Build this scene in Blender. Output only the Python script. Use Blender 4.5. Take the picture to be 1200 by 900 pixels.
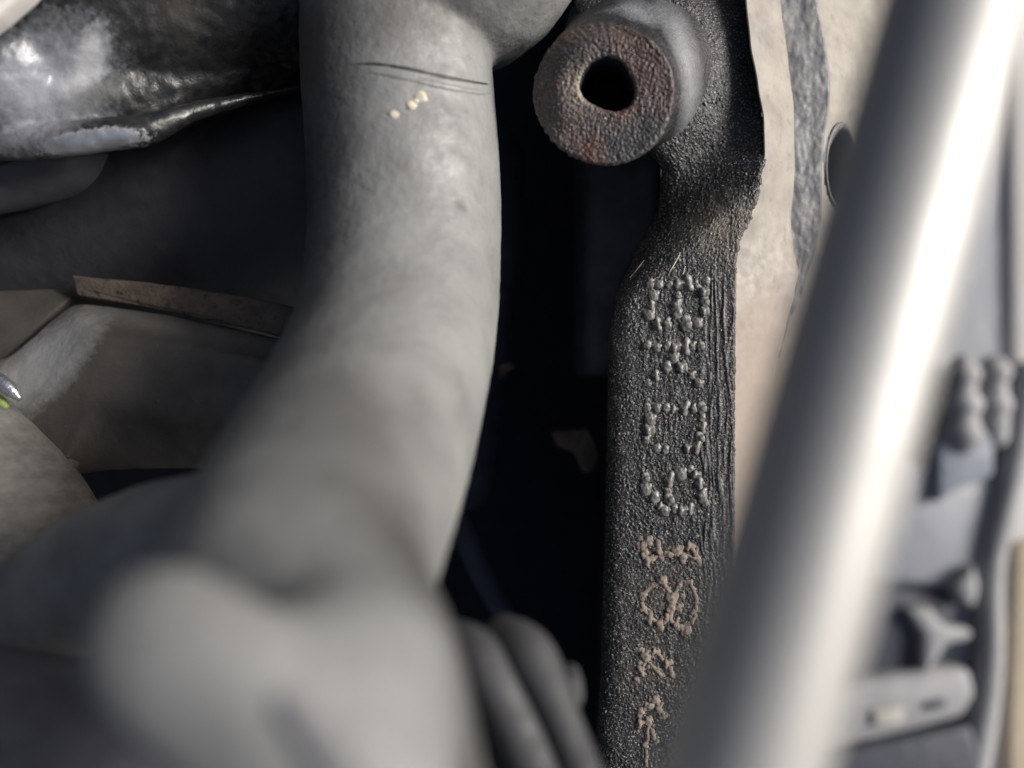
import bpy, bmesh, math, random
from mathutils import Vector, noise, Matrix
from mathutils.bvhtree import BVHTree
R = math.radians
for o in list(bpy.data.objects): bpy.data.objects.remove(o)
S = bpy.context.scene
C = S.collection
random.seed(7)

# ---------------------------------------------------------------- camera, sky, sun, exposure
CAMZ = 0.90
FPX = 933.0
cd = bpy.data.cameras.new('camera'); cam = bpy.data.objects.new('camera', cd); C.objects.link(cam)
cam.location = (0, 0, CAMZ); cam.rotation_euler = (0, 0, 0)
cd.sensor_width = 36; cd.lens = 28; cd.clip_start = 0.005; cd.clip_end = 500
cd.dof.use_dof = True; cd.dof.focus_distance = 0.130; cd.dof.aperture_fstop = 7.6
S.camera = cam
S.render.resolution_x = 1024; S.render.resolution_y = 768

SUN_DIR = Vector((0.83, 0.24, 0.49)).normalized()     # towards the sun
w = bpy.data.worlds.new('World'); S.world = w; w.use_nodes = True
nt = w.node_tree; nt.nodes.clear()
sk = nt.nodes.new('ShaderNodeTexSky'); sk.sky_type = 'NISHITA'; sk.sun_disc = False
sk.sun_elevation = math.asin(SUN_DIR.z); sk.sun_rotation = math.atan2(SUN_DIR.x, SUN_DIR.y)
sk.air_density = 1.0; sk.dust_density = 5.0; sk.ozone_density = .6
bg = nt.nodes.new('ShaderNodeBackground'); bg.inputs[1].default_value = 0.085
wo = nt.nodes.new('ShaderNodeOutputWorld')
nt.links.new(sk.outputs[0], bg.inputs[0]); nt.links.new(bg.outputs[0], wo.inputs[0])
sl = bpy.data.lights.new('sun', 'SUN'); sl.energy = 4.9; sl.angle = R(24); sl.color = (1, 0.985, 0.955)
so = bpy.data.objects.new('sun', sl); C.objects.link(so)
so.rotation_euler = SUN_DIR.to_track_quat('Z', 'Y').to_euler()
S.view_settings.view_transform = 'Standard'; S.view_settings.look = 'None'
S.view_settings.exposure = 0.0; S.view_settings.gamma = 1
S.view_settings.use_curve_mapping = False

# ---------------------------------------------------------------- helpers
def P(px, py, d):                      # photo pixel and distance (cm) -> metres
    return Vector(((px-600)/FPX*d*.01, (450-py)/FPX*d*.01, CAMZ - d*.01))
def lerp(a, b, t): return a+(b-a)*t
def sst(a, b, x):
    t = max(0, min(1, (x-a)/(b-a))); return t*t*(3-2*t)
def table(pts):
    def f(y):
        if y <= pts[0][0]: return pts[0][1]
        for (a, u), (b, v) in zip(pts, pts[1:]):
            if y <= b:
                t = (y-a)/(b-a); t = t*t*(3-2*t)*.5 + t*.5
                return u+(v-u)*t
        return pts[-1][1]
    return f
def nz(x, y, z=0.0): return noise.noise(Vector((x, y, z)))
def fbm(x, y, z=0.0, o=4): return noise.fractal(Vector((x, y, z)), 1.0, 2.0, o)

def mesh_obj(name, me, m=None, parent=None, smooth=True):
    o = bpy.data.objects.new(name, me); C.objects.link(o)
    if m and not me.materials: me.materials.append(m)
    if smooth: me.shade_smooth()
    if parent: o.parent = parent
    return o
def bm_obj(name, bm, m=None, parent=None, smooth=True):
    me = bpy.data.meshes.new(name); bm.normal_update(); bm.to_mesh(me); bm.free()
    return mesh_obj(name, me, m, parent, smooth)
def tag(o, label=None, cat=None, group=None, kind=None):
    if label: o['label'] = label
    if cat: o['category'] = cat
    if group: o['group'] = group
    if kind: o['kind'] = kind
    return o
def empty(name, label, cat, group=None):
    o = bpy.data.objects.new(name, None); C.objects.link(o); o.empty_display_size = .01
    return tag(o, label, cat, group)
def bake(o):                           # apply modifiers
    dg = bpy.context.evaluated_depsgraph_get()
    me = bpy.data.meshes.new_from_object(o.evaluated_get(dg))
    old = o.data; o.modifiers.clear(); o.data = me; me.name = old.name
    bpy.data.meshes.remove(old); return o

def catmull(pts, n):
    out = []
    p = [pts[0]] + list(pts) + [pts[-1]]
    for i in range(1, len(p)-2):
        for k in range(n):
            t = k/n; r = []
            for a, b, c, d in zip(p[i-1], p[i], p[i+1], p[i+2]):
                r.append(.5*((2*b)+(-a+c)*t+(2*a-5*b+4*c-d)*t*t+(-a+3*b-3*c+d)*t**3))
            out.append(r)
    out.append(list(pts[-1])); return out
def sweep(bm, pts, seg=32, n=8, flat=1.0, dome=True):
    """pts: (px, py, d, radius in px) -> round closed body, rounded ends"""
    w3 = [(*P(a, b, d), r*d/FPX*.01) for a, b, d, r in pts]
    c = catmull(w3, n); V = [Vector(q[:3]) for q in c]; rad = [q[3] for q in c]
    up = Vector((0, 0, 1)); rings = []
    def ring(cn, t, r):
        s = t.cross(up)
        if s.length < 1e-6: s = Vector((1, 0, 0))
        s.normalize(); u = s.cross(t).normalized()
        return [bm.verts.new(cn + s*math.cos(2*math.pi*k/seg)*r + u*math.sin(2*math.pi*k/seg)*r*flat) for k in range(seg)]
    T = []
    for i in range(len(V)):
        T.append((V[min(i+1, len(V)-1)]-V[max(i-1, 0)]).normalized())
    if dome:
        for a in (80, 60, 40, 20): rings.append(ring(V[0]-T[0]*rad[0]*math.sin(R(a)), T[0], rad[0]*math.cos(R(a))))
    for i in range(len(V)): rings.append(ring(V[i], T[i], rad[i]))
    if dome:
        for a in (20, 40, 60, 80): rings.append(ring(V[-1]+T[-1]*rad[-1]*math.sin(R(a)), T[-1], rad[-1]*math.cos(R(a))))
    for A, B in zip(rings, rings[1:]):
        for k in range(seg): bm.faces.new((A[k], A[(k+1) % seg], B[(k+1) % seg], B[k]))
    bm.faces.new(rings[0][::-1]); bm.faces.new(rings[-1])
    return rings
def ball(bm, px, py, d, r, sx=1, sy=1, sz=1):
    rr = r*d/FPX*.01
    g = bmesh.ops.create_icosphere(bm, subdivisions=3, radius=rr)
    for v in g['verts']:
        v.co = Vector((v.co.x*sx, v.co.y*sy, v.co.z*sz)) + P(px, py, d)
def prism(bm, poly, th, bev=0.0, seg=3, direction=Vector((0, 0, -1))):
    """poly: (px, py, d) outline; extruded th cm away"""
    F = [bm.verts.new(P(*p)) for p in poly]; B = [bm.verts.new(P(*p)+direction*th*.01) for p in poly]
    n = len(F); fs = [bm.faces.new(F), bm.faces.new(B[::-1])]
    for i in range(n): fs.append(bm.faces.new((F[i], B[i], B[(i+1) % n], F[(i+1) % n])))
    bmesh.ops.recalc_face_normals(bm, faces=fs)
    if bev:
        es = list({e for f in fs for e in f.edges})
        bmesh.ops.bevel(bm, geom=es, offset=bev*.01, segments=seg, profile=.5, affect='EDGES')
def fuse(o, voxel=.05, smooth=12):
    r = o.modifiers.new('r', 'REMESH'); r.mode = 'VOXEL'; r.voxel_size = voxel*.01
    s = o.modifiers.new('s', 'SMOOTH'); s.factor = .5; s.iterations = smooth
    bake(o); o.data.shade_smooth(); return o
def rough(o, amp, freq, amp2=0, freq2=1):
    me = o.data
    ns = [v.normal.copy() for v in me.vertices]
    for v, n_ in zip(me.vertices, ns):
        c = v.co*100
        h = fbm(c.x*freq, c.y*freq, c.z*freq)*amp
        if amp2: h += nz(c.x*freq2, c.y*freq2, c.z*freq2)*amp2
        v.co += n_*h*.01
def tree(o):
    dg = bpy.context.evaluated_depsgraph_get(); dg.update()
    return BVHTree.FromPolygons([v.co.copy() for v in o.data.vertices], [tuple(p.vertices) for p in o.data.polygons])
def hit(t, px, py):
    o = Vector((0, 0, CAMZ)); d = (P(px, py, 10)-o).normalized()
    return t.ray_cast(o, d)

# ---------------------------------------------------------------- materials
def mat(name, col, col2=None, rough_=.5, metal=0.0, scale=2.0, b1=(8, .3), b2=(40, .2), ramp=(.35, .65),
        rvar=.15, spec=.5, coat=0.0, stretch=None, third=None, flecks=None, bd=.0022):
    """col/col2 mixed by noise at `scale` per cm; b = (frequency per cm, bump strength)"""
    m = bpy.data.materials.new(name); m.use_nodes = True; t = m.node_tree; N = t.nodes; L = t.links
    b = N['Principled BSDF']; tc = N.new('ShaderNodeTexCoord')
    mp = N.new('ShaderNodeMapping'); L.new(tc.outputs['Object'], mp.inputs[0])
    if stretch: mp.inputs['Scale'].default_value = stretch
    def ns(s, det=6, r=.6):
        n = N.new('ShaderNodeTexNoise'); n.inputs['Scale'].default_value = s*100
        n.inputs['Detail'].default_value = det; n.inputs['Roughness'].default_value = r
        L.new(mp.outputs[0], n.inputs['Vector']); return n
    def rmp(src, a, c):
        q = N.new('ShaderNodeMapRange'); q.inputs[1].default_value = a; q.inputs[2].default_value = c
        L.new(src, q.inputs[0]); return q.outputs[0]
    def mix(f, a, c):
        q = N.new('ShaderNodeMix'); q.data_type = 'RGBA'; L.new(f, q.inputs[0])
        for i, z in ((6, a), (7, c)):
            if isinstance(z, tuple): q.inputs[i].default_value = (*z, 1)
            else: L.new(z, q.inputs[i])
        return q.outputs[2]
    n1 = ns(scale)
    col_out = mix(rmp(n1.outputs[0], *ramp), col, col2 or col)
    if third:                                    # (colour, scale, lo, hi)
        n3 = ns(third[1]); n3.inputs['Detail'].default_value = 8
        col_out = mix(rmp(n3.outputs[0], third[2], third[3]), col_out, third[0])
    if flecks:                                   # (colour, scale, lo, hi)
        n4 = ns(flecks[1], 2); col_out = mix(rmp(n4.outputs[0], flecks[2], flecks[3]), col_out, flecks[0])
    L.new(col_out, b.inputs['Base Color'])
    n2 = ns(scale*4, 5)
    rr = N.new('ShaderNodeMapRange'); rr.inputs[1].default_value = .3; rr.inputs[2].default_value = .7
    rr.inputs[3].default_value = max(0.05, rough_-rvar); rr.inputs[4].default_value = min(1, rough_+rvar)
    L.new(n2.outputs[0], rr.inputs[0]); L.new(rr.outputs[0], b.inputs['Roughness'])
    b.inputs['Metallic'].default_value = metal; b.inputs['Specular IOR Level'].default_value = spec
    b.inputs['Coat Weight'].default_value = coat
    prev = None
    for f, s in (b1, b2):
        if s <= 0: continue
        nb = ns(f, 3); bp = N.new('ShaderNodeBump'); bp.inputs['Strength'].default_value = s
        bp.inputs['Distance'].default_value = bd/f
        L.new(nb.outputs[0], bp.inputs['Height'])
        if prev: L.new(prev, bp.inputs['Normal'])
        prev = bp.outputs[0]
    if prev: L.new(prev, b.inputs['Normal'])
    return m
def ygrad(m, y0, y1, col_lo, mixin=1.0):
    """stain that starts along the part: mixes colour from world-height y0 to y1 (metres), broken up by noise"""
    t = m.node_tree; N = t.nodes; L = t.links; b = N['Principled BSDF']
    src = b.inputs['Base Color'].links[0].from_socket
    tc = N.new('ShaderNodeTexCoord'); sx = N.new('ShaderNodeSeparateXYZ'); L.new(tc.outputs['Object'], sx.inputs[0])
    n = N.new('ShaderNodeTexNoise'); n.inputs['Scale'].default_value = 150; n.inputs['Detail'].default_value = 6
    L.new(tc.outputs['Object'], n.inputs['Vector'])
    ma = N.new('ShaderNodeMath'); ma.operation = 'MULTIPLY_ADD'; ma.inputs[1].default_value = abs(y1-y0)*1.2; L.new(n.outputs[0], ma.inputs[0]); L.new(sx.outputs[1], ma.inputs[2])
    q = N.new('ShaderNodeMapRange'); q.inputs[1].default_value = y0+abs(y1-y0)*.6; q.inputs[2].default_value = y1+abs(y1-y0)*.6
    q.inputs[4].default_value = mixin
    L.new(ma.outputs[0], q.inputs[0])
    mx = N.new('ShaderNodeMix'); mx.data_type = 'RGBA'; L.new(q.outputs[0], mx.inputs[0]); L.new(src, mx.inputs[6]); mx.inputs[7].default_value = (*col_lo, 1)
    L.new(mx.outputs[2], b.inputs['Base Color'])
def spot(m, c, r, col, amount=1.0, soft=.5):
    """round stain or painted light of radius r (metres) at point c, ragged outline"""
    t = m.node_tree; N = t.nodes; L = t.links; b = N['Principled BSDF']
    src = b.inputs['Base Color'].links[0].from_socket
    g = N.new('ShaderNodeNewGeometry')
    n = N.new('ShaderNodeTexNoise'); n.inputs['Scale'].default_value = 1.2/r; n.inputs['Detail'].default_value = 7
    L.new(g.outputs['Position'], n.inputs['Vector'])
    d = N.new('ShaderNodeVectorMath'); d.operation = 'DISTANCE'; d.inputs[1].default_value = c; L.new(g.outputs['Position'], d.inputs[0])
    ma = N.new('ShaderNodeMath'); ma.operation = 'MULTIPLY_ADD'; ma.inputs[1].default_value = r*1.6; L.new(n.outputs[0], ma.inputs[0]); L.new(d.outputs['Value'], ma.inputs[2])
    q = N.new('ShaderNodeMapRange'); q.inputs[1].default_value = r*(1.8+soft); q.inputs[2].default_value = r*(1.8-soft)
    q.inputs[4].default_value = amount
    L.new(ma.outputs[0], q.inputs[0])
    mx = N.new('ShaderNodeMix'); mx.data_type = 'RGBA'; L.new(q.outputs[0], mx.inputs[0]); L.new(src, mx.inputs[6]); mx.inputs[7].default_value = (*col, 1)
    L.new(mx.outputs[2], b.inputs['Base Color'])

def patch(m, px, py, d, ang, ra, rb, col, amount=1.0, soft=.25, jag=.5, nscale=6, metal=0.0, rgh=.3):
    """elongated patch of wear or painted light: half axes ra, rb in photo pixels, axis turned by ang degrees, ragged outline"""
    t = m.node_tree; N = t.nodes; L = t.links; b = N['Principled BSDF']
    src = b.inputs['Base Color'].links[0].from_socket
    g = N.new('ShaderNodeNewGeometry')
    sub = N.new('ShaderNodeVectorMath'); sub.operation = 'SUBTRACT'; sub.inputs[1].default_value = P(px, py, d); L.new(g.outputs['Position'], sub.inputs[0])
    k = d*.01/FPX; U = Vector((math.cos(R(ang)), math.sin(R(ang)), 0))/(ra*k); V = Vector((-math.sin(R(ang)), math.cos(R(ang)), 0))/(rb*k)
    cb = N.new('ShaderNodeCombineXYZ')
    for i, D in enumerate((U, V)):
        q = N.new('ShaderNodeVectorMath'); q.operation = 'DOT_PRODUCT'; q.inputs[1].default_value = D
        L.new(sub.outputs[0], q.inputs[0]); L.new(q.outputs['Value'], cb.inputs[i])
    ln = N.new('ShaderNodeVectorMath'); ln.operation = 'LENGTH'; L.new(cb.outputs[0], ln.inputs[0])
    n = N.new('ShaderNodeTexNoise'); n.inputs['Scale'].default_value = nscale*100; n.inputs['Detail'].default_value = 9; n.inputs['Roughness'].default_value = .7
    L.new(g.outputs['Position'], n.inputs['Vector'])
    ma = N.new('ShaderNodeMath'); ma.operation = 'MULTIPLY_ADD'; ma.inputs[1].default_value = jag*2; L.new(n.outputs[0], ma.inputs[0]); L.new(ln.outputs['Value'], ma.inputs[2])
    q = N.new('ShaderNodeMapRange'); q.inputs[1].default_value = 1+jag+soft; q.inputs[2].default_value = 1+jag-soft; q.inputs[4].default_value = amount
    L.new(ma.outputs[0], q.inputs[0])
    mx = N.new('ShaderNodeMix'); mx.data_type = 'RGBA'; L.new(q.outputs[0], mx.inputs[0]); L.new(src, mx.inputs[6]); mx.inputs[7].default_value = (*col, 1)
    L.new(mx.outputs[2], b.inputs['Base Color'])
    if metal:
        m0 = b.inputs['Metallic'].default_value
        if not b.inputs['Metallic'].is_linked:
            q2 = N.new('ShaderNodeMapRange'); q2.inputs[3].default_value = m0; q2.inputs[4].default_value = metal
            L.new(q.outputs[0], q2.inputs[0]); L.new(q2.outputs[0], b.inputs['Metallic'])
        rs = b.inputs['Roughness'].links[0].from_socket
        mr = N.new('ShaderNodeMix'); L.new(q.outputs[0], mr.inputs[0]); L.new(rs, mr.inputs[2]); mr.inputs[3].default_value = rgh
        L.new(mr.outputs[0], b.inputs['Roughness'])

M = {}
M['alu'] = mat('cast_aluminium', (.245, .247, .245), (.175, .175, .175), .62, .2, 1.1, (7, .45), (34, .6),
               third=((.14, .135, .13), 2.2, .60, .9), bd=.003)
M['iron'] = mat('black_cast_iron', (.012, .012, .014), (.028, .027, .028), .42, .0, 3, (16, .9), (60, 1), spec=.45,
                flecks=((.27, .26, .25), 30, .585, .66), bd=.004)
M['bossface'] = mat('rusty_cast_iron', (.085, .062, .055), (.045, .042, .045), .5, .1, 1.6, (12, .5), (45, .8), spec=.6,
                    third=((.10, .045, .035), 1.4, .55, .7), flecks=((.32, .28, .25), 28, .60, .72), bd=.004)
M['bossside'] = mat('bare_cast_iron', (.22, .235, .26), (.09, .095, .11), .45, .3, 2.5, (14, .5), (50, .6), spec=.6)
M['sideiron'] = mat('cast_iron_painted_light', (.014, .015, .018), (.03, .030, .033), .42, 0, 3, (16, .9), (60, 1), spec=.5, bd=.004)
M['cream'] = mat('machined_gasket_face', (.31, .288, .25), (.22, .20, .18), .6, 0, 1.6, (5, .12), (30, .15),
                 third=((.17, .13, .11), 5, .58, .78))
M['web'] = mat('grey_cast_web', (.22, .215, .215), (.11, .113, .125), .6, 0, 2.5, (10, .5), (35, .5))
M['steel'] = mat('brushed_stainless_steel', (.42, .41, .40), (.375, .37, .365), .52, .45, .5, (2, .02), (60, .03), rvar=.05)
M['blackoil'] = mat('oily_black_metal', (.010, .010, .011), (.018, .018, .018), .34, 0, 1.6, (5, .35), (24, .35), spec=.5)
M['bare'] = mat('worn_bare_metal', (.50, .51, .56), (.30, .30, .34), .30, .8, 4, (8, .6), (25, .5))
M['slate'] = mat('slate_painted_metal', (.030, .032, .038), (.048, .047, .052), .55, 0, 1.2, (3, .3), (14, .3),
                 third=((.06, .045, .045), 1.5, .58, .8))
M['rust'] = mat('rusty_flange', (.15, .115, .09), (.075, .057, .047), .75, 0, 1.8, (9, .8), (30, .7),
                third=((.03, .025, .022), 6, .55, .7))
M['housing'] = mat('oily_grey_casting', (.10, .090, .080), (.066, .059, .053), .5, .1, 1.2, (5, .3), (22, .4),
                   flecks=((.16, .14, .12), 12, .70, .8))
M['dusty'] = mat('dusty_grey_casting', (.36, .36, .355), (.25, .245, .24), .6, .1, 2.2, (7, .4), (26, .5))
M['hose'] = mat('woven_grey_hose', (.22, .21, .19), (.13, .125, .115), .8, 0, 2.5, (9, .5), (30, .6), stretch=(1, 1.6, 1))
M['void'] = mat('shade_black', (.022, .026, .034), (.035, .036, .044), .8, 0, 1.2, (4, .3), (14, .3), spec=.1)  # near black puts the shade of the gap into the colour
M['voidblue'] = mat('blue_black', (.07, .082, .11), (.045, .05, .065), .6, 0, 1.2, (4, .3), (14, .3), spec=.2)  # plain blue black base colour
M['dimgrey'] = mat('dim_grey_rubber', (.12, .12, .135), (.07, .07, .08), .5, 0, 1.0, (4, .3), (14, .2))
M['tan'] = mat('tan_scale', (.25, .205, .165), (.13, .105, .088), .8, 0, 8, (20, .6), (60, .6))
M['dot'] = mat('worn_relief_iron', (.06, .057, .054), (.19, .18, .17), .48, 0, 10, (20, .4), (60, .5), spec=.8)
M['white'] = mat('mineral_deposit', (.62, .56, .46), (.4, .36, .30), .8, 0, 10, (20, .4), (60, .3))
M['palewall'] = mat('pale_grey_panel', (.33, .34, .37), (.27, .28, .31), .5, 0, .15, (.6, .2), (4, .1))
M['bluegrey'] = mat('blue_grey_plastic', (.22, .245, .29), (.17, .19, .23), .5, 0, .3, (1, .2), (4, .1))
M['lightgrey'] = mat('light_grey_metal', (.32, .32, .33), (.26, .26, .27), .7, .1, .4, (1, .2), (4, .1))
M['darkblue'] = mat('dark_blue_plastic', (.07, .075, .095), (.045, .05, .065), .5, 0, .4, (1, .2), (4, .1))
M['offwhite'] = mat('off_white_paint', (.70, .68, .66), (.6, .57, .54), .4, 0, .2, (1, .1), (4, .05))
M['beige'] = mat('beige_cloth', (.60, .50, .36), (.50, .42, .31), .8, 0, .3, (2, .3), (8, .2))
M['hosegrey'] = mat('charcoal_rubber', (.05, .05, .056), (.03, .03, .034), .7, 0, 1.0)
M['palelabel'] = mat('pale_label', (.42, .41, .37), None, .6, 0, 1)
M['green'] = mat('yellow_green_plastic', (.35, .42, .12), (.25, .32, .09), .5, 0, 2)
M['ground'] = mat('asphalt', (.05, .05, .052), (.035, .035, .036), .85, 0, .3, (1.2, .6), (4, .4))

# ---------------------------------------------------------------- ground and the back of the engine bay, added sky blockers
bm = bmesh.new(); bmesh.ops.create_grid(bm, x_segments=8, y_segments=8, size=200)
g = bm_obj('ground', bm, M['ground']); tag(g, kind='structure')
bm = bmesh.new()
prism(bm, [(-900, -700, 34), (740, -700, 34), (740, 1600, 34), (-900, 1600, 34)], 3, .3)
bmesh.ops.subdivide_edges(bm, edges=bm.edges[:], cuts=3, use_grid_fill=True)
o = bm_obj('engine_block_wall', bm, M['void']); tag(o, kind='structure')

bm = bmesh.new()  # unseen dark blocks, added to cut sky light from the left
for lo, hi in (((-.70, -.55, .35), (-.20, .55, 1.02)), ((-.20, .30, .35), (.10, .55, .84))):
    g_ = bmesh.ops.create_cube(bm, size=1)
    for v_ in g_['verts']: v_.co = Vector([lerp(lo[i], hi[i], v_.co[i]+.5) for i in range(3)])
bmesh.ops.bevel(bm, geom=bm.edges[:], offset=.02, segments=3, affect='EDGES')
o = bm_obj('sky_blocker', bm, M['void']); tag(o, kind='structure')

# ---------------------------------------------------------------- manifold pipe (grey casting in the middle)
bm = bmesh.new()
sweep(bm, [(470, -40, 13, 112), (465, 60, 12.9, 111), (474, 200, 12.6, 112), (474, 300, 12.2, 113), (462, 400, 11.3, 119),
           (428, 500, 9.9, 134), (388, 590, 8.3, 150), (352, 680, 7.0, 160), (360, 800, 6.2, 168)], 48)
ball(bm, 506, -110, 13.0, 196)
sweep(bm, [(440, -60, 13.4, 92), (470, -30, 13, 110)], 32)
sweep(bm, [(385, 640, 8.8, 110), (270, 636, 9.1, 90), (170, 645, 9.6, 78), (70, 705, 10.4, 80), (-40, 830, 11.4, 84)], 32)
sweep(bm, [(340, 700, 6.6, 160), (385, 790, 5.9, 158), (410, 900, 5.7, 158), (430, 1000, 5.7, 158)], 40)
sweep(bm, [(192, 762, 4.6, 122), (300, 850, 4.5, 120), (430, 970, 4.4, 122)], 40, flat=.6)
sweep(bm, [(416, 800, 5.2, 134), (420, 850, 5.1, 136), (425, 980, 5.0, 130)], 40)
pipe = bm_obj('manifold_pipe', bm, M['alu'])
fuse(pipe, .055, 20)
vg = pipe.vertex_groups.new(name='soft')
for v_ in pipe.data.vertices:
    k_ = (CAMZ-v_.co.z)*100; py_ = 450-v_.co.y*100*FPX/k_
    w_ = sst(330, 520, py_)
    if w_ > 0: vg.add([v_.index], w_, 'REPLACE')
sm_ = pipe.modifiers.new('s', 'SMOOTH'); sm_.iterations = 160; sm_.factor = .5; sm_.vertex_group = 'soft'
bake(pipe); pipe.data.shade_smooth()
rough(pipe, .008, 2.2, .0055, 11)
tag(pipe, 'curved grey cast aluminium pipe between the black casting and the dark gap', 'pipe')
pt = tree(pipe)
# parting seam: thin dark groove with a raised lip below it
def on_surface(t, pts, lift, r, name, m, parent, seg=8, wob=0.0):
    bm = bmesh.new(); V = []
    for px, py in catmull(pts, 6):
        h = hit(t, px, py)
        if h[0] is not None: V.append((h[0]+h[1]*lift*.01, h[1]))
    rings = []
    n = len(V)
    for i, (c, nn) in enumerate(V):
        tt = (V[min(i+1, n-1)][0]-V[max(i-1, 0)][0]).normalized(); s = tt.cross(nn).normalized()
        f = math.sin(math.pi*(i+.6)/(n+.2))**.5 * (1+wob*nz(i*.7, 3.1))
        rings.append([bm.verts.new(c+(s*math.cos(2*math.pi*k/seg)+nn*math.sin(2*math.pi*k/seg)*.7)*r*.01*f) for k in range(seg)])
    for A, B in zip(rings, rings[1:]):
        for k in range(seg): bm.faces.new((A[k], A[(k+1) % seg], B[(k+1) % seg], B[k]))
    bm.faces.new(rings[0][::-1]); bm.faces.new(rings[-1])
    bmesh.ops.recalc_face_normals(bm, faces=bm.faces)
    return bm_obj(name, bm, m, parent)
on_surface(pt, [(405, 76), (440, 75), (480, 81), (520, 90), (560, 97), (574, 99)], -.008, .032, 'seam_groove', M['slate'], pipe, wob=.5)
on_surface(pt, [(430, 84), (470, 90), (520, 101), (560, 108), (577, 108)], -.015, .06, 'seam_lip', M['alu'], pipe, wob=.4)
def blob(px, py, r, t, name, m, parent, flat=.6, jag=.35, sub=2, seed=0, asp=1, embed=.15):
    h = hit(t, px, py)
    if h[0] is None: return None
    bm = bmesh.new(); bmesh.ops.create_icosphere(bm, subdivisions=sub, radius=1)
    nn = h[1].normalized(); q = nn.to_track_quat('Z', 'Y').to_matrix()
    for v in bm.verts:
        k = 1+jag*nz(v.co.x*1.5+seed, v.co.y*1.5, v.co.z*1.5)*1.6
        c = Vector((v.co.x*asp, v.co.y, v.co.z*flat))*k*r*.01
        v.co = q @ c + h[0] - nn*r*.01*embed
    return bm_obj(name, bm, m, parent)
for i, (x, y, r) in enumerate([(493, 112, .10), (482, 124, .085), (461, 134, .075), (488, 118, .05)]):
    blob(x, y, r, pt, 'mineral_speck', M['white'], pipe, flat=.4, seed=i*5)
on_surface(pt, [(322, 815), (350, 850), (385, 900), (430, 970)], .0, .075, 'flange_recess', M['dimgrey'], pipe)
spot(M['alu'], P(368, 62, 12), .0042, (.17, .12, .09), .9, .8)
patch(M['alu'], 372, 215, 12.4, 90, 215, 46, (.05, .048, .048), .88, .9, .5, 1.5)  # shade down the pipe's left flank, painted into the colour
patch(M['alu'], 470, 20, 11.5, 10, 95, 30, (.12, .115, .11), .8, .6, .9, 3)
spot(M['alu'], P(538, 242, 11.2), .0009, (.09, .09, .09), .7, .6)
spot(M['alu'], P(545, 320, 11.2), .0007, (.12, .12, .12), .6, .6)

# ---------------------------------------------------------------- black cast bracket with raised characters
XL = table([(-80, 640), (60, 690), (160, 745), (200, 775), (250, 768), (300, 742), (350, 720), (400, 713), (600, 709), (760, 704), (960, 694)])
XR0 = table([(-80, 866), (0, 876), (50, 881), (100, 890), (140, 897), (180, 898), (215, 892), (250, 882), (285, 866), (310, 862), (600, 861), (960, 858)])
def XR(y): return XR0(y) + nz(y*.10, 1.7)*4.5*(1 if y < 330 else .25) + nz(y*.35, 9.1)*3.0*(1 if y < 330 else .35)
def face_depth(x, y):
    # slope between the recessed web above and the lettered face below
    s = (y-330) + (x-735)*.92 if x < 890 else (y-330)+143
    d = 13.0 + .75*(1-sst(-75, 30, s))
    d -= .55*(1-sst(60, 190, math.hypot(x-745, y-75)))
    return d
def relief(x, y, u):
    X, Y = x*.014, y*.014                                    # about centimetres on the face
    g = .0075*nz(X*26, Y*20, 2) + .006*nz(X*48, Y*36, 7) + .012*fbm(X*5, Y*4, 1)
    g += .022*max(0, nz(X*36, Y*30, 11)-.12)*3*(.6+.8*nz(X*4, Y*4, 31))
    k = sst(.62, .80, u)*sst(250, 340, y)*(1-.5*sst(600,760,y))
    if k > 0:
        wx = X*9.5 + .55*nz(X*2, Y*1.1, 4) + .25*nz(X*5, Y*3, 6)
        r1 = 1-abs(nz(wx, Y*.55, 12))*3.2
        r2 = 1-abs(nz(wx*1.9+4, Y*.9, 15))*3.4
        g = g*(1-.45*k) + k*(.024*max(0, r1)**1.5 + .013*max(0, r2)**1.5)*(.4+1.1*abs(nz(X*4, Y*2.2, 51)))*1.6*(.65+.5*nz(X*3, Y*1.5, 20))
    k2 = sst(.15, .3, u)*(1-sst(.5, .7, u))*sst(320, 350, y)*(1-sst(560, 640, y))
    if k2 > 0:
        r1 = 1-abs(nz(X*11, Y*1.6, 32))*3.2
        g += k2*.013*max(0, r1)*(.3+1.4*abs(nz(X*4, Y*2.2, 57)))
    return g
ys = [-70+i*1.25 for i in range(int(1040/1.25))]
NC = 150
verts, faces = [], []; REL = {}
for y in ys:
    a, b = XL(y), XR(y)
    Rr = 26.0
    verts.append(P(a, y, 36)); verts.append(P(a, y, 13.9))
    for c in range(NC):
        u = (c/(NC-1)); x = lerp(a, b, u)
        t = (x-a)
        dd = face_depth(x, y)
        if t < Rr: dd += .26*(1-math.sqrt(max(0, 1-((Rr-t)/Rr)**2)))
        dd += (1-u)*.10
        e = b-x
        if e < 2.0: dd += .05*(1-e/2.0)
        rl = relief(x, y, u); REL[len(verts)] = rl
        verts.append(P(x, y, dd-rl*(1 if t > 3 and e > 1.5 else .3)))
    verts.append(P(b, y, 13.9)*1.0); verts.append(P(b, y, 15.5))
W = NC+4
for j in range(len(ys)-1):
    for c in range(W-1):
        q = j*W+c; faces.append((q, q+W, q+W+1, q+1))
me = bpy.data.meshes.new('bracket'); me.from_pydata(verts, [], faces); me.update()
bracket = mesh_obj('cast_bracket', me, M['iron'])
at_ = me.attributes.new('wear', 'FLOAT', 'POINT')
for k_, v_ in REL.items(): at_.data[k_].value = v_
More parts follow.
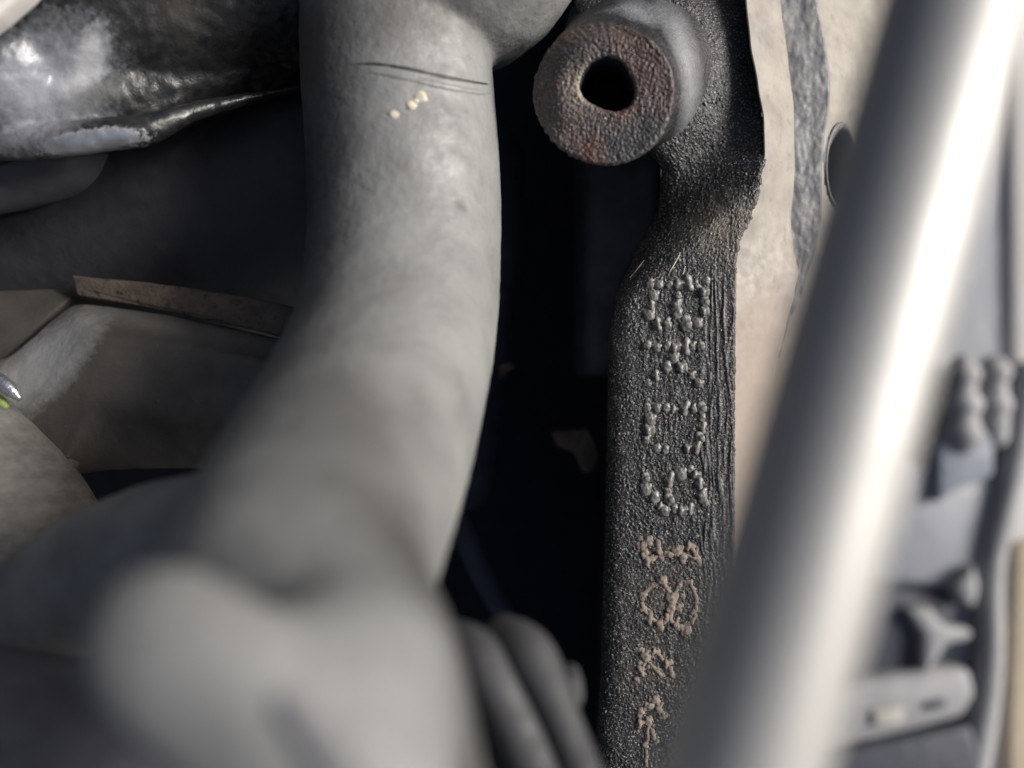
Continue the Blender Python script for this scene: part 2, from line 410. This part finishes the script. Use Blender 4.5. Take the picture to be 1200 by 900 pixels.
def wear(m, lo, hi, col):
    t = m.node_tree; N = t.nodes; L = t.links; b = N['Principled BSDF']
    src = b.inputs['Base Color'].links[0].from_socket
    a = N.new('ShaderNodeAttribute'); a.attribute_name = 'wear'
    q = N.new('ShaderNodeMapRange'); q.inputs[1].default_value = lo; q.inputs[2].default_value = hi; L.new(a.outputs['Fac'], q.inputs[0])
    mx = N.new('ShaderNodeMix'); mx.data_type = 'RGBA'; L.new(q.outputs[0], mx.inputs[0]); L.new(src, mx.inputs[6]); mx.inputs[7].default_value = (*col, 1)
    L.new(mx.outputs[2], b.inputs['Base Color'])
wear(M['iron'], .012, .036, (.20, .20, .205))
tag(bracket, 'black cast iron bracket with raised dotted characters beside the cream gasket face', 'bracket')
bt = tree(bracket)
spot(M['iron'], P(846, 272, 13.2), .0042, (.15, .125, .10), .75, 1.0)
spot(M['iron'], P(765, 790, 13), .004, (.10, .085, .07), .35, 1.0)
spot(M['iron'], P(780, 700, 13), .0045, (.10, .085, .07), .35, 1.0)

# recess wall under the boss
bm = bmesh.new()
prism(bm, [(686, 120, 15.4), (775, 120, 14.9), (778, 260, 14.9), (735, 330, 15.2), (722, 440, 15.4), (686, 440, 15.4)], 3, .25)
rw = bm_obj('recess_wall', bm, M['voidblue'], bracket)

# boss: rough annular face, rounded shoulder, flared side, bolt hole
def boss():
    c0 = P(706, 107, 11.9); c1 = P(724, 86, 14.3)
    ax = (c0-c1).normalized()                                 # towards the camera
    fn = Vector((-.10, -.10, 1)).normalized()
    s = Vector((0, 1, 0)).cross(fn).normalized(); u = fn.cross(s).normalized()
    r0 = .0107
    seg = 420
    def dirv(a): return s*math.cos(a)+u*math.sin(a)
    hole_c = P(712, 99, 11.9); hole_c = hole_c - fn*((hole_c-c0).dot(fn))
    def outer(a): return 1+.045*math.cos(2*(a-R(130)))+.03*nz(math.cos(a)*1.7, math.sin(a)*1.7, 2)+.02*nz(math.cos(a)*14, math.sin(a)*14, 5)
    def holer(a): return (.00385)*(1+.09*math.cos(2*(a-R(140)))+.06*math.cos(3*(a-R(-45)))+.03*nz(math.cos(a)*2, math.sin(a)*2, 8)+.03*nz(math.cos(a)*7, math.sin(a)*7, 8))
    # face
    rings = []
    NR = 62
    vs, fs = [], []
    for i in range(NR):
        t = i/(NR-1)
        for k in range(seg):
            a = 2*math.pi*k/seg
            po = c0+dirv(a)*r0*outer(a); pi_ = hole_c+dirv(a)*holer(a)
            p = pi_.lerp(po, t)
            X, Y = p.x*100, p.y*100
            h = .015*nz(X*20, Y*20, 3)+.012*nz(X*40, Y*40, 5)+.014*fbm(X*3, Y*3, 9)+.02*max(0, nz(X*30, Y*30, 13)-.3)
            edge = 0
            if t > .93: edge = ((t-.93)/.07)**2*.045
            if t < .10: edge = ((.10-t)/.10)**2*.05
            # shoulder rolls off towards the upper left
            ul = max(0, math.cos(a-R(135)))
            edge += ul*sst(.30, 1, t)**1.5*.38
            vs.append(p+fn*(h-edge)*.01)
    for i in range(NR-1):
        for k in range(seg):
            A = i*seg+k; B = i*seg+(k+1) % seg; fs.append((A, A+seg, B+seg, B))
    me = bpy.data.meshes.new('boss_face'); me.from_pydata(vs, [], fs); me.update()
    mesh_obj('boss_face', me, M['bossface'], bracket)
    # hole wall
    vs, fs = [], []
    for i in range(12):
        for k in range(seg):
            a = 2*math.pi*k/seg
            vs.append(hole_c+dirv(a)*holer(a)-fn*(.0003+i*.0013)+ (ax*0))
    for i in range(11):
        for k in range(seg):
            A = i*seg+k; B = i*seg+(k+1) % seg; fs.append((A, B, B+seg, A+seg))
    fs.append(tuple(range(11*seg, 12*seg)))
    me = bpy.data.meshes.new('bolt_hole'); me.from_pydata(vs, [], fs); me.update()
    mesh_obj('bolt_hole', me, M['void'], bracket)
    # side
    vs, fs = [], []
    NS = 130
    for i in range(NS):
        t = i/(NS-1)
        cc = c0.lerp(c1, t)
        
        for k in range(seg):
            a = 2*math.pi*k/seg
            ul = max(0, math.cos(a-R(135)))
            fa = max(0, .5+.5*math.cos(a-R(25)))**1.6; fl = 1+.03*min(1, t*8)+(.12*t+1.25*t**2.2)*fa-.12*t*(1-fa)
            so_ = 1+.045*math.cos(2*(a-R(130)))+.03*nz(math.cos(a)*1.7, math.sin(a)*1.7, 2); p = cc+dirv(a)*r0*lerp(outer(a), so_, sst(0, .12, t))*fl-fn*(.0004+ul*.0038*(1-t))
            n_ = dirv(a)
            X, Y, Z = p.x*100, p.y*100, p.z*100
            h = .018*nz(X*22, Y*22, Z*22)+.014*nz(X*44, Y*44, Z*44)+.018*fbm(X*4, Y*4, Z*4)
            vs.append(p+n_*h*.01*min(1, t*10)*(1-.92*sst(.15, .6, t)))
    for i in range(NS-1):
        for k in range(seg):
            A = i*seg+k; B = i*seg+(k+1) % seg; fs.append((A, A+seg, B+seg, B))
    me = bpy.data.meshes.new('boss_side'); me.from_pydata(vs, [], fs); me.update()
    mesh_obj('boss_side', me, M['sideiron'], bracket)
boss()
patch(M['sideiron'], 803, 75, 12.8, 100, 70, 16, (.24, .245, .26), .95, .8, .7, 3)  # lit fillet right of the boss, painted as a pale band
spot(M['sideiron'], P(750, 10, 12.8), .0035, (.26, .27, .30), .75, .9)  # light on the upper boss side, painted as a pale spot
spot(M['bossface'], P(682, 105, 11.9), .0022, (.30, .25, .20), .75, 1.0)
patch(M['bossface'], 752, 75, 11.9, -60, 60, 22, (.075, .040, .036), .8, .5, .8, 5)
patch(M['bossface'], 735, 165, 11.9, 15, 55, 18, (.035, .036, .04), .8, .5, .8, 5)
spot(M['bossface'], P(693, 175, 11.9), .0018, (.13, .05, .035), .8, .8)

# raised characters: thin ridge mesh per character, beads as its pieces
CH = [
 ([(763,333),(772,333),(784,334),(795,333),(806,332),(817,334),(828,330),(766,346),(794,346),(825,342),(763,359),(793,357),(827,353),
   (761,369),(793,367),(825,364),(770,380),(782,378),(805,379),(817,378)],
  [[(763,333),(828,331)],[(763,335),(761,369),(770,380),(784,378),(793,366),(794,335)],[(796,366),(805,380),(818,378),(826,364),(828,332)]], 'dot', .086),
 ([(759,405),(770,407),(781,405),(791,407),(803,406),(812,405),(822,406),(790,419),(781,430),(798,430),(768,440),(811,439),(760,449),(819,449)],
  [[(759,405),(822,406)],[(790,408),(790,419),(779,431),(759,450)],[(790,419),(800,431),(820,450)]], 'dot', .085),
 ([(759,478),(770,478),(780,478),(790,480),(802,478),(813,478),(823,478),(762,491),(822,490),(760,503),(823,501),(758,514),(821,513),
   (770,525),(779,527),(806,525),(816,523)],
  [[(759,478),(823,478)],[(760,480),(759,513),(770,525),(780,528)],[(823,480),(822,512),(815,524),(800,527)]], 'dot', .085),
 ([(757,560),(757,573),(766,583),(774,593),(784,562),(783,573),(785,585),(798,555),(808,550),(815,556),(819,567),(823,580),(827,589),
   (779,598),(790,597),(799,598),(808,596)],
  [[(757,558),(757,574),(775,595),(808,597)],[(784,560),(785,588),(790,598)],[(808,550),(817,560),(827,590)]], 'dot', .085),
 ([(753,637),(760,634),(755,649),(760,657),(771,643),(776,653),(785,648),(794,645),(800,655),(808,640),(815,648),(820,656)],
  [[(753,636),(756,655),(778,650),(800,650),(820,656)],[(808,638),(820,656)]], 'tan', .088),
 ([(765,684),(776,680),(753,699),(755,713),(761,725),(774,730),(783,688),(787,701),(785,713),(782,722),(797,686),(801,697),(808,681),
   (812,693),(816,703),(814,716),(810,727),(793,731),(805,738),(796,712)],
  [[(776,680),(755,695),(755,714),(774,731),(786,718),(787,700),(776,681)],[(797,684),(786,704),(784,722),(795,734),(812,726),(816,703),(808,681)]], 'tan', .088),
 ([(751,760),(757,768),(764,772),(767,764),(751,788),(747,795),(760,780),(771,784),(776,792),(782,778),(786,788),(750,775)],
  [[(751,758),(760,775),(776,792)],[(767,762),(782,778)],[(751,788),(757,770)]], 'tan', .084),
 ([(762,826),(768,820),(750,836),(751,848),(747,857),(773,830),(778,838),(760,845),(758,858),(771,869),(765,862),(757,872),(757,897)],
  [[(762,826),(750,838),(748,858)],[(768,820),(778,838)],[(760,845),(758,872),(757,898)]], 'tan', .078),
]
beads = {}
def bead_mesh(kind, v, r):
    key = (kind, v, r)
    if key in beads: return beads[key]
    bm = bmesh.new(); bmesh.ops.create_icosphere(bm, subdivisions=3 if kind == 'dot' else 3, radius=1)
    for vv in bm.verts:
        jag = .30 if kind == 'dot' else .36
        k = 1+jag*nz(vv.co.x*1.6+v*7.3, vv.co.y*1.6, vv.co.z*1.6)*1.8+jag*.8*nz(vv.co.x*4+v*3, vv.co.y*4, vv.co.z*4)
        vv.co = Vector((vv.co.x, vv.co.y*1.15, vv.co.z*(.66 if kind == 'dot' else .62)))*k*r*.01
    me = bpy.data.meshes.new('raised_dot'); bm.to_mesh(me); bm.free(); me.materials.append(M[kind]); me.shade_smooth()
    beads[key] = me; return me
for dots, lines, kind, r in CH:
    bm = bmesh.new()
    for ln in lines:
        V = []
        pts = [tuple(p) for p in ln]
        for px, py in catmull(pts, 10):
            h = hit(bt, px+nz(px*.2, py*.2)*1.2, py)
            if h[0] is not None: V.append((h[0], h[1]))
        rings = []; n = len(V)
        for i, (c, nn) in enumerate(V):
            tt = (V[min(i+1, n-1)][0]-V[max(i-1, 0)][0])
            if tt.length < 1e-9: continue
            tt.normalize(); s_ = tt.cross(Vector((0, 0, 1))).normalized()
            f = (.30 if kind == 'dot' else .40)*r*.01*(1+.5*nz(c.x*2500, c.y*2500))
            hgt = .55 if kind == 'dot' else .5
            rings.append([bm.verts.new(c+(s_*math.cos(math.pi*2*k/8)*f+Vector((0, 0, 1))*math.sin(math.pi*2*k/8)*f*hgt)) for k in range(8)])
        for A, B in zip(rings, rings[1:]):
            for k in range(8): bm.faces.new((A[k], A[(k+1) % 8], B[(k+1) % 8], B[k]))
        if rings: bm.faces.new(rings[0][::-1]); bm.faces.new(rings[-1])
    bmesh.ops.recalc_face_normals(bm, faces=bm.faces)
    ch = bm_obj('raised_character', bm, M['iron'] if kind == 'dot' else M['tan'], bracket)
    for i, (x, y) in enumerate(dots):
        h = hit(bt, x, y)
        if h[0] is None: continue
        rr = r
        o = bpy.data.objects.new('raised_dot', bead_mesh(kind, i % 6, rr)); C.objects.link(o); o.parent = ch
        o.location = h[0] + Vector((0, 0, -.00009 if kind == 'dot' else -.0003))
        o.rotation_euler = (0, 0, random.uniform(-.5, .5)+ (math.pi if i % 2 else 0)); k = random.uniform(.74, 1.18); o.scale = (k, k*random.uniform(.9, 1.15), k*random.uniform(.8, 1.1))
# fine hairs/scratches above the first character
for pts in ([(738, 326), (745, 318), (755, 305)], [(784, 320), (791, 308), (797, 297)], [(800, 322), (803, 312)]):
    on_surface(bt, pts, .004, .011, 'scratch', M['white'], bracket, 6)

# ---------------------------------------------------------------- gasket flange strip, web and lug to its right
def strip(name, L_, R_, dl, dr, y0, y1, m, th=.6, step=3, cols=24, amp=.006, bulge=0.0, edge=.05, parent=None):
    vs, fs = [], []; rows = int((y1-y0)/step)+1
    for j in range(rows):
        y = y0+j*step; a, b = L_(y), R_(y)
        A_ = dl(y) if callable(dl) else dl; B_ = dr(y) if callable(dr) else dr
        vs.append(P(a, y, A_+th+.3))
        for c in range(cols):
            u = c/(cols-1); x = lerp(a, b, u); d = lerp(A_, B_, u)-bulge*math.sin(math.pi*u)
            if c == 0 or c == cols-1: d += edge
            X, Y = x*.014, y*.014
            vs.append(P(x, y, d-amp*(fbm(X*3, Y*2, dl if not callable(dl) else 3)+.4*nz(X*12, Y*9, 4))))
        vs.append(P(b, y, B_+th+.3))
    W = cols+2
    for j in range(rows-1):
        for c in range(W-1):
            q = j*W+c; fs.append((q, q+W, q+W+1, q+1))
    me = bpy.data.meshes.new(name); me.from_pydata(vs, [], fs); me.update()
    return mesh_obj(name, me, m, parent)
fl = empty('gasket_flange', 'cream machined flange edge with grey web and pierced lug, right of the black bracket', 'flange')
ygrad(M['cream'], .0235, .008, (.25, .20, .17), .8)
CR = table([(-80, 902), (0, 915), (70, 924), (130, 931), (200, 932), (255, 927), (285, 930), (320, 937), (345, 932), (380, 922), (440, 908), (500, 900), (600, 890), (960, 880)])
LL = table([(-80, 938), (0, 953), (50, 962), (90, 968), (125, 967), (160, 961), (200, 958), (250, 959), (290, 952), (330, 940), (400, 912), (600, 860), (960, 770)])
strip('gasket_face', lambda y: XR0(y)-3, CR, 13.12, lambda y: 13.9, -80, 960, M['cream'], .5, 3, 30, .012, .03, parent=fl)
strip('web', lambda y: CR(y)-14, lambda y: max(CR(y)+2, LL(y)+5), 13.90, 13.93, -80, 420, M['web'], .5, 2.5, 40, .03, 0, parent=fl)
def lug_build():
    vs, fs, st = [], [], {}
    y0, step, cols, wid = -80, 3, 60, 150
    rows = int(1040/step)
    cx, cy, rx, ry = 986, 195, 16, 45
    for j in range(rows):
        y = y0+j*step
        for c in range(cols):
            u = c/(cols-1); a = LL(y); u = max(0, (c-2)/(cols-3)); x = a+u*wid; d = 13.96+2.6*u+((.8, .05, 0)[c] if c < 3 else 0)
            e = math.hypot((x-cx)/rx, (y-cy)/ry)
            inside = e < 1
            if .8 < e < 1.13: x = cx+(x-cx)/e; y2 = cy+(y-cy)/e; d = 13.96+2.6*(x-a)/wid; inside = e < 1 and False
            else: y2 = y
            st[len(vs)] = inside
            vs.append(P(x, y2, d-.006*fbm(x*.05, y2*.03, 3)))
    for j in range(rows-1):
        for c in range(cols-1):
            q = j*cols+c; f = (q, q+cols, q+cols+1, q+1)
            if any(st[k] for k in f): continue
            xm = LL(y0+(j+.5)*step)+(c+.5)/(cols-1)*wid; ym = y0+(j+.5)*step
            if math.hypot((xm-cx)/rx, (ym-cy)/ry) < 1.0: continue
            fs.append(f)
    me = bpy.data.meshes.new('lug'); me.from_pydata(vs, [], fs); me.update()
    lug = mesh_obj('lug', me, M['cream'], fl)
    vs, fs = [], []
    for i, (k, dz) in enumerate(((1.16, .0), (1.14, -.05), (1.0, .0), (.95, .75), (.60, .78), (.60, 2.2))):
        for q in range(40):
            a = 2*math.pi*q/40; x = cx+rx*k*math.cos(a); y = cy+ry*k*math.sin(a)
            vs.append(P(x, y, 13.96+2.6*(x-LL(y))/wid)+Vector((.003*dz, 0, -.01*dz)))
    for i in range(5):
        for q in range(40):
            A = i*40+q; B = i*40+(q+1) % 40; fs.append((A, B, B+40, A+40))
    fs.append(tuple(range(200, 240)))
    me = bpy.data.meshes.new('hole_sleeve'); me.from_pydata(vs, [], fs); me.update()
    mesh_obj('hole_sleeve', me, M['web'], fl)
lug_build()
patch(M['cream'], 940, 285, 13.9, 90, 26, 14, (.17, .13, .10), .8, .5, .8, 6)

# ---------------------------------------------------------------- bright steel tube crossing in front
bm = bmesh.new()
sweep(bm, [(1162, -160, 5.3, 78), (1118, 0, 5.1, 80), (995, 450, 4.75, 86), (868, 900, 4.4, 92), (810, 1100, 4.25, 95)], 64, 6)
o = bm_obj('steel_tube', bm, M['steel']); tag(o, 'bright blurred stainless steel tube slanting across the right foreground', 'tube')

# ---------------------------------------------------------------- upper left: black oily casting, painted highlights
bm = bmesh.new()
sweep(bm, [(-190, 110, 12.6, 130), (-60, 75, 12.7, 120), (60, 50, 13.0, 118), (180, 20, 13.4, 118), (290, -10, 13.8, 118), (400, -40, 14.0, 118)], 40)
sweep(bm, [(60, 118, 12.6, 60), (130, 112, 12.8, 56), (220, 90, 13.3, 52), (330, 60, 13.8, 45)], 32)
sweep(bm, [(-40, 95, 12.2, 80), (10, 80, 12.2, 74), (30, 20, 12.5, 60), (70, -60, 12.8, 60)], 32)
sweep(bm, [(-60, 172, 12.2, 19), (56, 166, 12.1, 20), (120, 158, 12.1, 20), (170, 152, 12.2, 18), (225, 132, 12.5, 12), (290, 116, 12.9, 7), (350, 104, 13.3, 5)], 20)
sweep(bm, [(-60, 150, 12.6, 30), (100, 138, 12.5, 28), (200, 118, 12.9, 24)], 20)
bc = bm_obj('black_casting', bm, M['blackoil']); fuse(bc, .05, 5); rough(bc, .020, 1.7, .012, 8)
patch(M['blackoil'], 110, 168, 12, 11, 56, 12, (.62, .62, .66), 1, .16, .75, 16, .85, .4)  # glint along the lip, painted as a bright bare metal streak
tag(bc, 'oily black casting with painted highlights in the upper left corner', 'casting')
ct = tree(bc)
patch(M['blackoil'], 10, 85, 11, 50, 75, 42, (.26, .27, .31), .9, .7, .9, 7)  # bluish sky highlight painted onto the black casting
patch(M['blackoil'], 60, 45, 11, 60, 45, 14, (.34, .34, .36), .9, .4, .9, 6)  # second, narrower highlight painted on
patch(M['blackoil'], 85, 95, 11.5, 30, 45, 12, (.10, .098, .085), .6, .6, .9, 9)
spot(M['blackoil'], P(210, 15, 12), .003, (.07, .06, .048), .5, .9)
# lower dark pipe with grey sheen
bm = bmesh.new()
sweep(bm, [(-160, 225, 14.0, 52), (-20, 205, 14.0, 48), (80, 186, 14.3, 44), (170, 165, 15.6, 38), (240, 150, 17.5, 30)], 32)
o = bm_obj('dark_pipe', bm, M['dimgrey']); tag(o, 'dark pipe with grey sheen running under the oily black casting', 'pipe'); rough(o, .01, 2)
# slate rounded cover
bm = bmesh.new()
sweep(bm, [(60, 330, 17.2, 130), (180, 270, 17.0, 150), (280, 230, 16.8, 155), (400, 200, 16.8, 150)], 40)
prism(bm, [(-120, 180, 18), (420, 120, 17), (420, 420, 16), (-120, 360, 17)], 1.5, .3)
o = bm_obj('slate_cover', bm, M['slate']); fuse(o, .09, 14); rough(o, .02, 1.2)
tag(o, 'rounded slate grey cover in shadow above the rusty ledge', 'cover')

# ---------------------------------------------------------------- left: housing with rusty ledge
bm = bmesh.new()
v = lambda a, b, d: bm.verts.new(P(a, b, d))
A = [v(-120, 372, 14.4), v(0, 424, 13.8), v(84, 352, 14.0), v(200, 368, 13.9), v(360, 402, 13.6)]     # top edge line
B_ = [v(-120, 520, 13.2), v(20, 498, 13.0), v(104, 392, 13.15), v(220, 402, 13.1), v(360, 440, 13.0)]
D_ = [v(-120, 640, 13.1), v(75, 545, 12.9), v(110, 470, 12.95), v(220, 490, 12.85), v(380, 520, 12.7)]
E_ = [v(-120, 720, 13.8), v(80, 556, 13.4), v(160, 552, 13.4), v(250, 552, 13.4), v(380, 600, 13.4)]
for r1, r2 in ((A, B_), (B_, D_), (D_, E_)):
    for i in range(4): bm.faces.new((r1[i], r2[i], r2[i+1], r1[i+1]))
bmesh.ops.subdivide_edges(bm, edges=bm.edges[:], cuts=7, use_grid_fill=True, smooth=.35)
bmesh.ops.recalc_face_normals(bm, faces=bm.faces)
for f in bm.faces:
    if f.normal.z < 0: f.normal_flip()
hb = bm_obj('gearbox_housing', bm, M['housing'])
for i in range(1):
    s_ = hb.modifiers.new('s', 'SMOOTH'); s_.iterations = 5; s_.factor = .5
    ss = hb.modifiers.new('u', 'SUBSURF'); ss.levels = 1
    so_ = hb.modifiers.new('so', 'SOLIDIFY'); so_.thickness = .003; so_.offset = -1
bake(hb); hb.data.shade_smooth(); rough(hb, .010, 2.5, .004, 10)
tag(hb, 'oily grey gearbox housing with chamfered corner and rusty ledge, left of the pipe', 'housing')
patch(M['housing'], 40, 432, 13.3, 42, 74, 36, (.50, .50, .50), .95, .5, .35, 8)  # sky highlight on the chamfered corner, painted in pale grey
patch(M['housing'], 210, 384, 13.2, -12, 120, 11, (.19, .18, .17), .8, .6, .6, 5)  # lit bevel under the ledge, painted as a lighter band
bm = bmesh.new()
prism(bm, [(82, 322, 13.9), (200, 334, 13.8), (300, 350, 13.6), (350, 362, 13.5), (335, 396, 13.5), (270, 380, 13.6), (180, 362, 13.8), (90, 346, 13.9)], .5, .05)
bmesh.ops.subdivide_edges(bm, edges=bm.edges[:], cuts=4, use_grid_fill=True)
o = bm_obj('rusty_ledge', bm, M['rust'], hb); rough(o, .02, 4)
bm = bmesh.new()
prism(bm, [(-140, 345, 14.5), (60, 338, 14.3), (84, 348, 14.1), (0, 424, 14.1), (-140, 540, 14.2)], .6, .08)
o = bm_obj('side_panel', bm, M['housing'], hb); 
bt2 = tree(hb)
blob(184, 470, .045, bt2, 'casting_pip', M['housing'], hb, flat=.6)
# woven hose, lower left
bm = bmesh.new()
sweep(bm, [(-160, 440, 12.6, 90), (-60, 540, 12.6, 92), (10, 620, 12.5, 95), (50, 720, 12.4, 98), (70, 900, 12.4, 98)], 48)
o = bm_obj('woven_hose', bm, M['hose']); rough(o, .02, 3, .008, 11); tag(o, 'light grey fabric covered hose at the left edge under the housing', 'hose')
# clip end with green tip
bm = bmesh.new()
sweep(bm, [(-30, 428, 12.6, 9), (0, 447, 12.5, 9), (14, 458, 12.5, 8.5), (22, 466, 12.5, 4)], 20)
clip = bm_obj('wire_clip', bm, M['bare']); tag(clip, 'small silver wire clip with green tip at the left edge of the housing', 'clip')
bm = bmesh.new(); sweep(bm, [(-20, 458, 12.7, 6), (0, 470, 12.6, 6), (6, 475, 12.6, 5)], 16)
bm_obj('clip_tip', bm, M['green'], clip)
# pale corner
bm = bmesh.new(); prism(bm, [(-120, -90, 10.5), (70, -60, 10.5), (24, -8, 10.5), (-6, 18, 10.5), (-90, 80, 10.5)], .4, .08)
o = bm_obj('pale_hose_end', bm, M['cream'] if False else M['offwhite']); tag(o, 'blurred pale plastic edge in the top left corner', 'trim')
# lower left dim cover
bm = bmesh.new()
sweep(bm, [(-120, 900, 9.5, 150), (60, 930, 9.3, 150), (240, 1010, 9.2, 150)], 32)
o = bm_obj('dim_cover', bm, M['dimgrey']); tag(o, 'blurred dark grey cover in the bottom left corner', 'cover')

# ---------------------------------------------------------------- dark gap between pipe and bracket
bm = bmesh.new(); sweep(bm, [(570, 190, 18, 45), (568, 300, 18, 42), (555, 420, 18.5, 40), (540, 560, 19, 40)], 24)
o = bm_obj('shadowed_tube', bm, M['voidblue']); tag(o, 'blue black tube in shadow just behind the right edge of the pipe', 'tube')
bm = bmesh.new()
prism(bm, [(646, 505, 16.5), (690, 502, 16.5), (697, 520, 16.5), (704, 540, 16.6), (692, 556, 16.6), (680, 550, 16.6), (674, 532, 16.5), (654, 524, 16.5)], .3, .08)
o = bm_obj('rust_flake', bm, M['rust'] ); rough(o, .02, 4); tag(o, 'dull brownish flake of rust deep in the dark gap', 'flake')
bm = bmesh.new()
prism(bm, [(584, 428, 16.6), (596, 424, 16.7), (604, 430, 16.8), (594, 438, 16.7), (586, 446, 16.6)], .15, .03)
o = bm_obj('rust_flake', bm, M['rust']); rough(o, .02, 4); tag(o, 'tiny brown flake beside the right edge of the pipe', 'flake')
for i, (a, b_, lab) in enumerate((((565, 775), (650, 960), 'blurred grey hose nearest the pipe at the bottom of the gap'),
                                ((622, 770), (690, 930), 'middle blurred grey hose at the bottom of the gap'))):
    bm = bmesh.new(); sweep(bm, [(a[0]-30, a[1]-25, 8.4, 24), (a[0], a[1], 8.0, 30), ((a[0]+b_[0])/2, (a[1]+b_[1])/2-8, 7.8, 32 - 8*i), (b_[0], b_[1], 7.7, 34-8*i)], 24)
    o = bm_obj('hose', bm, M['hosegrey']); tag(o, lab, 'hose', 'blurred hoses at the bottom of the dark gap')
bm = bmesh.new(); prism(bm, [(655, 795, 8.2), (682, 792, 8.2), (686, 830, 8.2), (668, 838, 8.2)], .5, .1)
o = bm_obj('connector', bm, M['hosegrey']); tag(o, 'small blurred grey connector beside the hoses, left of the bracket foot', 'connector')
bm = bmesh.new(); sweep(bm, [(520, 540, 19, 14), (560, 660, 19, 15), (640, 790, 20, 16)], 16)
o = bm_obj('black_cable', bm, M['voidblue']); tag(o, 'thin black cable slanting through the dark gap to the grey hoses', 'cable')

# ---------------------------------------------------------------- right background, far out of focus
bm = bmesh.new()
prism(bm, [(740, -900, 38.4), (1900, -900, 38.4), (1900, 1700, 38.4), (740, 1700, 38.4)], 2, .5)
o = bm_obj('inner_fender_wall', bm, M['palewall']); tag(o, kind='structure')
bm = bmesh.new()
for k, (y, r) in enumerate(((438, 21), (456, 17), (474, 23), (492, 19), (508, 24))): ball(bm, 1127, y, 37.4, r, 1, .75, 1)
sweep(bm, [(1127, 430, 37.4, 16), (1127, 515, 37.4, 18)], 20)
o = bm_obj('ribbed_boot', bm, M['lightgrey']); tag(o, 'blurred grey ribbed boot beside the steel tube, left of its twin', 'boot')
fuse(o, .14, 4)
bm = bmesh.new()
for k, (y, r) in enumerate(((436, 20), (455, 16), (474, 21), (494, 18))): ball(bm, 1164, y, 37.7, r, 1, .8, 1)
sweep(bm, [(1164, 430, 37.7, 15), (1164, 510, 37.7, 17)], 20)
o = bm_obj('ribbed_boot', bm, M['lightgrey']); tag(o, 'paler blurred ribbed boot nearest the right edge', 'boot'); fuse(o, .14, 4)
bm = bmesh.new(); prism(bm, [(1098, 512, 37.2), (1168, 504, 37.2), (1166, 560, 37.2), (1128, 572, 37.2), (1098, 592, 37.2)], .8, .3)
o = bm_obj('connector_box', bm, M['bluegrey']); tag(o, 'blurred blue grey plastic box under the ribbed boots', 'box')
bm = bmesh.new(); prism(bm, [(1040, 530, 37.8), (1180, 560, 37.8), (1150, 695, 37.8), (1000, 685, 37.8)], 1, .6)
o = bm_obj('grey_cover', bm, M['palewall']); tag(o, 'blurred blue grey cover panel below the plastic box', 'cover')
bm = bmesh.new(); prism(bm, [(985, 688, 37.9), (1130, 694, 37.9), (1100, 800, 37.9), (960, 800, 37.9)], 2, .4)
o = bm_obj('dark_inlet', bm, M['darkblue']); tag(o, 'dark blue black opening above the grey tray', 'inlet')
bm = bmesh.new()
prism(bm, [(1062, 715, 37.2), (1092, 712, 37.2), (1108, 735, 37.2), (1142, 738, 37.2), (1140, 752, 37.2), (1112, 756, 37.2), (1092, 785, 37.2), (1080, 790, 37.2), (1082, 745, 37.2)], 1.5, .3)
prism(bm, [(1118, 688, 37), (1144, 662, 37), (1150, 690, 37), (1143, 716, 37), (1128, 706, 37)], 1.2, .3)
o = bm_obj('lever_arm', bm, M['lightgrey']); tag(o, 'blurred light grey lever arm beside the dark opening', 'lever')
bm = bmesh.new(); prism(bm, [(945, 815, 37.2), (1010, 798, 37.2), (1090, 786, 37.2), (1138, 784, 37.2), (1146, 815, 37.2), (1130, 842, 37.2), (1030, 868, 37.2), (935, 888, 37.2)], 1.6, .4)
tray = bm_obj('grey_tray', bm, M['lightgrey']); tag(tray, 'blurred grey metal tray below the dark opening', 'tray')
bm = bmesh.new(); prism(bm, [(1022, 834, 37.0), (1060, 830, 37.0), (1058, 848, 37.0), (1026, 852, 37.0)], .4, .1)
bm_obj('pale_label', bm, M['palelabel'], tray)
bm = bmesh.new(); prism(bm, [(1086, 824, 37.0), (1110, 820, 37.0), (1108, 830, 37.0), (1088, 833, 37.0)], .4, .1)
bm_obj('slot', bm, M['darkblue'], tray)
bm = bmesh.new(); prism(bm, [(900, 900, 37), (1140, 850, 37), (1180, 1000, 37), (900, 1000, 37)], 1, .3)
o = bm_obj('dark_shelf', bm, M['darkblue']); tag(o, 'dark shelf under the blurred grey tray', 'shelf')
bm = bmesh.new(); sweep(bm, [(1204, 440, 37.7, 18), (1184, 560, 37.7, 16), (1162, 660, 37.7, 14), (1160, 760, 37.7, 15), (1152, 830, 37.7, 17), (1130, 940, 37.7, 20)], 24)
o = bm_obj('pale_hose', bm, M['lightgrey']); tag(o, 'pale grey hose curving down along the right edge', 'hose')
bm = bmesh.new(); prism(bm, [(1176, -80, 38.0), (1300, -80, 38.0), (1300, 1000, 38.0), (1164, 1000, 38.0), (1170, 740, 38.0), (1182, 500, 38.0)], 1.4, .6)
o = bm_obj('fender_edge', bm, M['offwhite']); tag(o, 'off white painted fender edge along the right side', 'fender')
bm = bmesh.new(); prism(bm, [(1190, 640, 37.6), (1300, 600, 37.6), (1300, 1000, 37.6), (1178, 1000, 37.6), (1182, 850, 37.6)], .8, .3)
o = bm_obj('beige_cloth', bm, M['beige']); tag(o, 'beige blurred cloth at the lower right edge', 'cloth')
